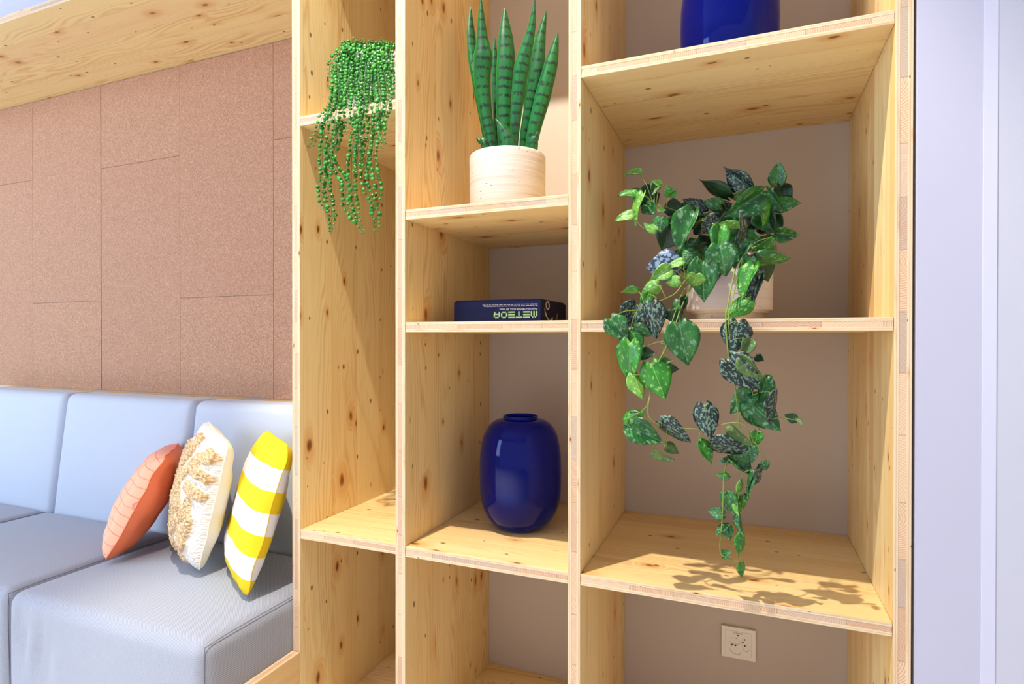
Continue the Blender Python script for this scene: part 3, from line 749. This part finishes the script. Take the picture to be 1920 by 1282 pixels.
# trailing button-leaf plant
tx, ty, tz, tr, th = -0.9480, 0.150, 1.7431, 0.1000, 0.1720
trail = thing('trailing_plant', 'trailing plant with small round leaves in a grey pot on the left shelf', 'potted plant', (tx, ty, tz))
pot(trail, M['pot_pale'], tx, ty, tz, tr, th, soil=0.9)
def strand(px, ys, small=1.0, tip=True):
    n = len(px)
    P = smooth_path([at(u, v, ys[0] + (ys[1] - ys[0]) * min(1, i / max(1, n - 1) * 1.7)) for i, (u, v) in enumerate(px)], 6)
    bm = bmesh.new(); tube(bm, P, 0.0009, 0.0006, n=4)
    st = obj('trailing_stem', bm, M['stem_dark'], trail)
    bm = bmesh.new(); acc = 0.0; nxt = 0.002; k = 0; tot = sum((b - a).length for a, b in zip(P, P[1:])); run = 0.0
    for a, b in zip(P, P[1:]):
        seg = (b - a).length; tg = (b - a).normalized() if seg > 1e-9 else Vector((0, 0, -1))
        while run + seg > nxt:
            p = a.lerp(b, (nxt - run) / seg); view = (p - CAM).normalized(); sd = tg.cross(view).normalized()
            fade = min(1.0, (tot - nxt) / 0.05 * 0.6 + 0.4)
            for sg in (1, -1):
                rr = random.uniform(0.0050, 0.0068) * small * fade
                out = (sd * sg + view * random.uniform(-0.7, 0.5) + tg * random.uniform(-0.1, 0.5)).normalized()
                ctr = p + out * rr * random.uniform(1.2, 1.55)
                nr = (-view + Vector((random.uniform(-.7, .7), random.uniform(-.7, .7), random.uniform(-.2, 1.0)))).normalized()
                e1 = (out - nr * out.dot(nr)).normalized(); e2 = nr.cross(e1)
                c0 = bm.verts.new(ctr + nr * rr * 0.20); rim = [bm.verts.new(ctr + e1 * (rr * math.cos(q * math.pi / 3.5)) + e2 * (rr * 0.92 * math.sin(q * math.pi / 3.5))) for q in range(7)]
                c1 = bm.verts.new(ctr - nr * rr * 0.12)
                for q in range(7):
                    f = bm.faces.new((c0, rim[q], rim[(q + 1) % 7])); f.smooth = True
                    f = bm.faces.new((c1, rim[(q + 1) % 7], rim[q])); f.smooth = True
            nxt += random.uniform(0.0105, 0.0140) * (0.55 + 0.45 * fade)
        run += seg
    lf = obj('button_leaves', bm, M['button'], st, world=True); lf['kind'] = 'stuff'
F_ = (0.055, -0.028)
for px, ys in (
    ([(650, 90), (632, 104), (619, 124), (617, 147)], (.07, .03)),
    ([(655, 88), (640, 112), (630, 142), (627, 172), (620, 202), (606, 218), (599, 236), (594, 252), (584, 268), (577, 279)], F_),
    ([(660, 85), (645, 115), (633, 152), (626, 192), (615, 222), (608, 247), (604, 290), (606, 330), (602, 348), (602, 368), (610, 396)], F_),
    ([(658, 90), (643, 130), (640, 170), (638, 205), (635, 237), (630, 268), (624, 290), (616, 312), (612, 345), (617, 372), (622, 402), (619, 440)], F_),
    ([(668, 85), (655, 120), (650, 152), (645, 182), (642, 212), (634, 250), (621, 272), (617, 292), (632, 318), (644, 336), (647, 352), (648, 382), (656, 398), (668, 412), (676, 425), (681, 437)], F_),
    ([(670, 85), (662, 122), (660, 160), (662, 192), (665, 217), (667, 237), (663, 260), (660, 287), (659, 312), (660, 347), (663, 372), (668, 397), (671, 416)], F_),
    ([(700, 92), (697, 132), (692, 167), (695, 202), (697, 232), (693, 257), (688, 282), (684, 307), (682, 327), (684, 347), (691, 364), (700, 380), (705, 402), (706, 426), (704, 437)], F_),
    ([(706, 88), (703, 122), (700, 162), (703, 192), (706, 222), (703, 262), (700, 292), (703, 322), (709, 347), (710, 367), (704, 386)], F_),
    ([(715, 88), (717, 122), (724, 152), (728, 182), (724, 204), (716, 227), (716, 252), (719, 266), (716, 279)], F_),
    ([(680, 85), (676, 122), (675, 152), (678, 182), (673, 212), (671, 242), (672, 272), (670, 302), (671, 329)], F_),
    ([(690, 86), (686, 120), (684, 160), (682, 200), (676, 230), (676, 262), (680, 292)], F_), ([(640, 96), (634, 130), (636, 168), (631, 208), (627, 240), (622, 262)], F_),
    ([(662, 88), (655, 130), (652, 172), (651, 205), (650, 235), (647, 250)], F_), ([(722, 90), (728, 122), (731, 152), (733, 178), (727, 196)], (.055, .02)), ([(712, 90), (708, 130), (712, 168), (714, 200), (710, 236), (706, 262)], F_)):
    strand(px, ys)
for i in range(10):
    u0 = 652 + i * 8.8 + random.uniform(-3, 3); ln_ = random.uniform(60, 120)
    strand([(u0, 84 + random.uniform(-4, 8)), (u0 + random.uniform(-6, 6), 84 + ln_ * .35), (u0 + random.uniform(-9, 9), 84 + ln_ * .7), (u0 + random.uniform(-10, 10), 84 + ln_)], (.055, .035))
for i in range(18):
    u0 = 645 + i * 5.2; strand([(u0 + random.uniform(-2, 8), 92), (u0 + random.uniform(-8, 4), 82), (u0 + random.uniform(-14, 8), 76 + random.uniform(-4, 5))], (.13, .06), 0.9)

# ---------------------------------------------------------------- trailing pothos on the right shelf
px_, py_, pz_, prr, ph_ = -0.0395, 0.242, 1.1905, 0.0968, 0.1500
poth = thing('trailing_pothos', 'satin pothos with silver-mottled heart leaves trailing from a speckled pot over two shelves', 'potted plant', (px_, py_, pz_))
pot(poth, M['pot_grey'], px_, py_, pz_, prr, ph_, foot=0.024, soil=0.86)
HW = [(0, .30), (.1, .43), (.25, .5), (.4, .475), (.6, .355), (.8, .19), (.92, .065), (1, 0.0)]
def hw_at(t_):
    for (a, x), (b, y) in zip(HW, HW[1:]):
        if t_ <= b: return x + (y - x) * (t_ - a) / (b - a)
    return 0
def leaf_mesh(name, fold, droop, wave):
    bm = bmesh.new(); NJ, K = 10, 8; rows = []
    for j in range(NJ + 1):
        t_ = j / NJ; t2 = t_ ** 0.9; row = []
        for i in range(K + 1):
            q = -1 + 2 * i / K; x = q * hw_at(t2); y = t2 - 0.15 * math.sin(min(1, abs(q) * 0.85) * math.pi) * (1 - t2) ** 3
            z = fold * abs(x) - droop * t2 ** 2 + wave * math.sin(t2 * 7 + q * 2) * abs(q) + 0.03 * math.sin(min(1, abs(q)) * math.pi) * (1 - t2)
            row.append(bm.verts.new((x, y, z)))
        rows.append(row)
    for a, b in zip(rows, rows[1:]):
        for i in range(K):
            try:
                f = bm.faces.new((a[i], a[i + 1], b[i + 1], b[i])); f.smooth = True
            except ValueError: pass
    bmesh.ops.remove_doubles(bm, verts=bm.verts, dist=1e-5)
    bmesh.ops.recalc_face_normals(bm, faces=bm.faces)
    if sum(f.normal.z for f in bm.faces) < 0: bmesh.ops.reverse_faces(bm, faces=bm.faces)
    bmesh.ops.solidify(bm, geom=bm.faces[:], thickness=0.008)
    me = bpy.data.meshes.new(name); bm.to_mesh(me); bm.free(); me.materials.append(LEAF[0]); return me
LM = [leaf_mesh('leaf_blade', .35, .10, .03), leaf_mesh('leaf_blade', .15, .22, .05), leaf_mesh('leaf_blade', -.25, .16, .03), leaf_mesh('leaf_blade', .6, .05, .02)]
PO = origin(poth); leaf_ends = []
def leaf(ub, vb, ut, vt, w_, ty_, y, k=None):
    dy = random.uniform(-0.018, 0.010); a, b = at(ub, vb, y), at(ut, vt, y + dy)
    ax = b - a; L = ax.length; ax.normalize(); view = (a - CAM).normalized()
    sc = (CAM - a).dot(-FWD) / F_PX; W = w_ * 1.18 * sc; nat = max(W, 0.74 * L); phi = math.acos(max(0.22, min(1, W / nat))) * random.choice((-1, 1))
    side = ax.cross(-view).normalized(); nrm = side.cross(ax).normalized()
    if nrm.dot(view) > 0: side, nrm = -side, -nrm
    side, nrm = side * math.cos(phi) + nrm * math.sin(phi), nrm * math.cos(phi) - side * math.sin(phi)
    o = bpy.data.objects.new('leaf', LM[k if k is not None else random.randrange(4)])
    link(o, poth); o.material_slots[0].link = 'OBJECT'; o.material_slots[0].material = LEAF[ty_]
    mt = Matrix((side, ax, nrm)).transposed().to_4x4()
    o.matrix_local = Matrix.Translation(a - PO) @ mt @ Matrix.Diagonal((nat, L, L, 1))
    leaf_ends.append((a, (ub, vb)))
G, DS, LT, BR, DG, SB, OL = range(7)
for a in (
    # crown, upper left
    (1200, 327, 1170, 327, 11, LT, .10), (1199, 363, 1158, 359, 15, BR, .10), (1226, 360, 1188, 386, 36, DG, .13), (1207, 366, 1187, 421, 15, LT, .08), (1187, 402, 1152, 409, 17, LT, .07),
    (1238, 347, 1222, 339, 11, LT, .10), (1230, 348, 1222, 366, 17, G, .11), (1257, 367, 1250, 348, 17, BR, .11), (1258, 366, 1271, 356, 10, BR, .11), (1212, 384, 1228, 402, 27, G, .10), (1236, 390, 1249, 394, 9, LT, .09),
    (1230, 431, 1206, 416, 17, LT, .07), (1240, 408, 1238, 436, 27, G, .075), (1262, 424, 1240, 470, 48, DG, .12), (1318, 398, 1281, 371, 25, DS, .16), (1262, 392, 1262, 369, 27, DG, .16), (1276, 396, 1240, 392, 25, DG, .14),
    (1302, 400, 1270, 474, 38, G, .11), (1352, 386, 1318, 377, 24, G, .15), (1364, 370, 1307, 344, 24, DG, .17),
    # crown, upper right
    (1405, 352, 1350, 318, 34, DS, .15), (1456, 345, 1461, 301, 28, G, .17), (1464, 352, 1482, 386, 30, DG, .19), (1448, 380, 1503, 377, 28, G, .17), (1440, 358, 1471, 398, 27, G, .14), (1424, 364, 1360, 407, 44, G, .11), (1398, 362, 1368, 375, 18, OL, .16),
    (1444, 382, 1437, 428, 15, BR, .12), (1454, 437, 1500, 441, 26, G, .15), (1385, 462, 1403, 396, 20, DS, .07), (1425, 400, 1453, 438, 38, DG, .14), (1443, 445, 1407, 471, 15, BR, .10), (1350, 426, 1346, 478, 33, BR, .065), (1387, 428, 1335, 427, 13, LT, .09), (1347, 408, 1310, 440, 30, DS, .12), (1450, 408, 1468, 428, 24, DG, .17), (1300, 430, 1330, 400, 34, DG, .18), (1400, 440, 1380, 405, 36, DG, .17), (1420, 470, 1450, 440, 36, DG, .17), (1330, 470, 1310, 440, 38, DG, .16), (1290, 455, 1312, 490, 36, G, .13), (1340, 395, 1375, 380, 30, DG, .19), (1375, 440, 1355, 470, 36, DG, .15), (1305, 470, 1283, 500, 34, G, .10),
    # over the pot
    (1350, 461, 1361, 518, 52, G, .055), (1405, 458, 1374, 502, 24, G, .07), (1446, 458, 1431, 492, 18, OL, .12), (1416, 490, 1483, 491, 28, G, .08), (1405, 481, 1398, 509, 23, G, .06), (1414, 500, 1386, 559, 27, BR, .045), (1427, 512, 1408, 572, 31, DS, .06), (1405, 564, 1356, 592, 32, BR, .03), (1318, 492, 1320, 566, 50, G, .065),
    (1268, 498, 1211, 501, 58, SB, .05), (1280, 490, 1249, 499, 15, LT, .03), (1256, 504, 1219, 524, 28, LT, .03), (1273, 526, 1246, 532, 21, LT, .02), (1305, 514, 1299, 541, 33, LT, .04), (1234, 534, 1200, 553, 25, LT, .015), (1197, 545, 1164, 552, 13, BR, .01), (1216, 552, 1203, 577, 21, BR, .01), (1193, 571, 1172, 617, 44, DS, -.01), (1146, 598, 1178, 639, 40, G, -.03), (1222, 570, 1226, 637, 39, DS, -.03), (1274, 565, 1277, 611, 13, G, -.01), (1288, 557, 1280, 582, 15, DG, .01), (1190, 614, 1223, 633, 20, G, -.02), (1262, 581, 1268, 607, 30, DG, -.01),
    # left trail
    (1182, 619, 1205, 656, 31, BR, -.02), (1182, 643, 1176, 716, 42, BR, -.045), (1188, 703, 1208, 748, 28, LT, -.045), (1222, 682, 1247, 748, 52, BR, -.05), (1198, 660, 1227, 663, 25, DG, -.02), (1243, 675, 1263, 675, 14, OL, -.03), (1244, 690, 1274, 692, 20, DG, -.03), (1274, 610, 1291, 687, 58, G, -.04), (1172, 788, 1208, 768, 25, BR, -.045), (1202, 784, 1168, 811, 25, DS, -.04), (1182, 800, 1244, 830, 42, G, -.06), (1226, 848, 1259, 867, 15, OL, -.045), (1240, 792, 1291, 835, 29, DS, -.06), (1250, 834, 1276, 851, 19, OL, -.045), (1310, 830, 1339, 871, 21, BR, -.06), (1320, 760, 1332, 823, 41, DS, -.06),
    # right trail
    (1383, 604, 1374, 662, 50, DS, -.03), (1400, 625, 1415, 624, 15, G, -.02), (1407, 638, 1393, 670, 23, OL, -.03), (1393, 671, 1431, 710, 27, OL, -.05), (1368, 674, 1425, 731, 54, DS, -.045), (1418, 668, 1431, 676, 15, DG, -.02), (1436, 709, 1424, 759, 26, G, -.03), (1432, 712, 1446, 700, 6, G, -.02), (1404, 753, 1464, 808, 52, G, -.035), (1412, 735, 1367, 775, 36, G, -.025), (1455, 738, 1451, 802, 17, DS, -.05), (1493, 787, 1471, 777, 17, DG, -.04), (1491, 787, 1504, 800, 8, OL, -.045), (1374, 799, 1413, 836, 23, OL, -.05), (1420, 810, 1414, 839, 21, BR, -.03), (1337, 833, 1404, 854, 31, DS, -.06), (1405, 836, 1410, 869, 26, G, -.04), (1370, 855, 1412, 891, 28, G, -.035), (1386, 862, 1349, 861, 17, G, -.03), (1437, 866, 1418, 886, 15, G, -.04), (1424, 880, 1407, 919, 11, DS, -.04), (1366, 890, 1341, 891, 14, BR, -.04), (1391, 902, 1390, 937, 9, LT, -.045), (1405, 884, 1391, 938, 10, G, -.04), (1362, 924, 1380, 970, 27, G, -.04), (1386, 930, 1375, 966, 19, BR, -.035), (1357, 965, 1326, 957, 21, G, -.04), (1383, 944, 1385, 969, 9, LT, -.045), (1398, 927, 1390, 952, 11, G, -.035), (1360, 984, 1369, 1013, 21, G, -.04), (1361, 987, 1341, 1003, 13, G, -.04), (1389, 967, 1393, 1006, 9, G, -.04), (1393, 1002, 1390, 1047, 16, BR, -.04), (1357, 1041, 1372, 1033, 15, G, -.04), (1391, 1055, 1397, 1086, 14, BR, -.04)):
    leaf(*a)
for i in range(34):      # the dense heart of the plant
    u0, v0 = random.uniform(1268, 1446), random.uniform(392, 492)
    an = random.uniform(0, 6.28); L_ = random.uniform(36, 56)
    leaf(u0, v0, u0 + L_ * 0.8 * math.cos(an), v0 + L_ * (0.35 + 0.5 * math.sin(an)), random.uniform(28, 42), random.choice((G, DG, DG, G, DS, DG)), random.uniform(.12, .24))
# vines and petioles
vines = [
    ([(1330, 480), (1300, 530), (1278, 575), (1265, 612), (1247, 655), (1233, 682), (1222, 716), (1217, 748), (1207, 768), (1174, 787)], [.13, .06, .0, -.03, -.04, -.045, -.045, -.045, -.05, -.05], 0.0017),
    ([(1318, 490), (1282, 545), (1268, 580), (1258, 610), (1243, 660), (1241, 700)], [.12, .03, -.01, -.03, -.03, -.03], 0.0013),
    ([(1218, 745), (1215, 775), (1228, 793), (1262, 801), (1300, 804), (1322, 806), (1345, 798), (1380, 792), (1400, 803), (1413, 828)], [-.045, -.05, -.055, -.055, -.055, -.055, -.055, -.06, -.06, -.055], 0.0015),
    ([(1385, 480), (1376, 515), (1364, 575), (1361, 606), (1366, 665), (1376, 702), (1380, 742), (1385, 786), (1384, 815), (1376, 840), (1367, 860), (1358, 885), (1356, 930), (1354, 975), (1350, 1030), (1361, 1045), (1392, 1056)], [.12, .045, .0, -.03, -.035, -.035, -.035, -.035, -.04, -.04, -.04, -.045, -.045, -.045, -.045, -.045, -.04], 0.0016),
    ([(1390, 480), (1383, 520), (1372, 570), (1366, 600), (1374, 665), (1392, 690), (1405, 720), (1412, 740), (1420, 790), (1425, 810)], [.12, .05, .0, -.03, -.03, -.03, -.03, -.03, -.03, -.03], 0.0012),
    ([(1310, 420), (1275, 399), (1245, 387), (1225, 383)], [.18, .14, .11, .10], 0.0014), ([(1310, 420), (1270, 420), (1235, 418), (1212, 430), (1190, 412)], [.17, .12, .09, .075, .07], 0.0011),
    ([(1400, 430), (1418, 395), (1432, 362), (1450, 350)], [.17, .16, .16, .17], 0.0013), ([(1285, 525), (1266, 550), (1242, 562), (1228, 569), (1195, 582)], [.03, .01, .0, -.01, -.02], 0.0013), ([(1232, 640), (1258, 650), (1240, 640), (1180, 660)], [-.03, -.035, -.035, -.03], 0.0009),
    ([(1385, 885), (1395, 915), (1392, 950), (1394, 985), (1392, 1005)], [-.04] * 5, 0.0009)]
samples = []
bm = bmesh.new()
for px, ys, r in vines:
    P = smooth_path([at(u, v, y) for (u, v), y in zip(px, ys)], 7); tube(bm, P, r, r * 0.75, n=6); samples += P
obj('vine', bm, M['stem'], poth)
bm = bmesh.new(); crown = Vector((px_, py_ - 0.02, pz_ + ph_ * 0.86))
for a, (u, v) in leaf_ends:
    near = min(samples, key=lambda s: (s - a).length)
    if (near - a).length < 0.004: continue
    tgt = near if (near - a).length < 0.075 else (crown if (crown - a).length < 0.26 else near)
    mid = a.lerp(tgt, 0.5) + Vector((0, -0.004, 0.12 * (tgt - a).length))
    tube(bm, smooth_path([tgt, mid, a], 5), 0.0010, 0.0008, n=5)
obj('leaf_stalks', bm, M['stem'], poth)['kind'] = 'stuff'
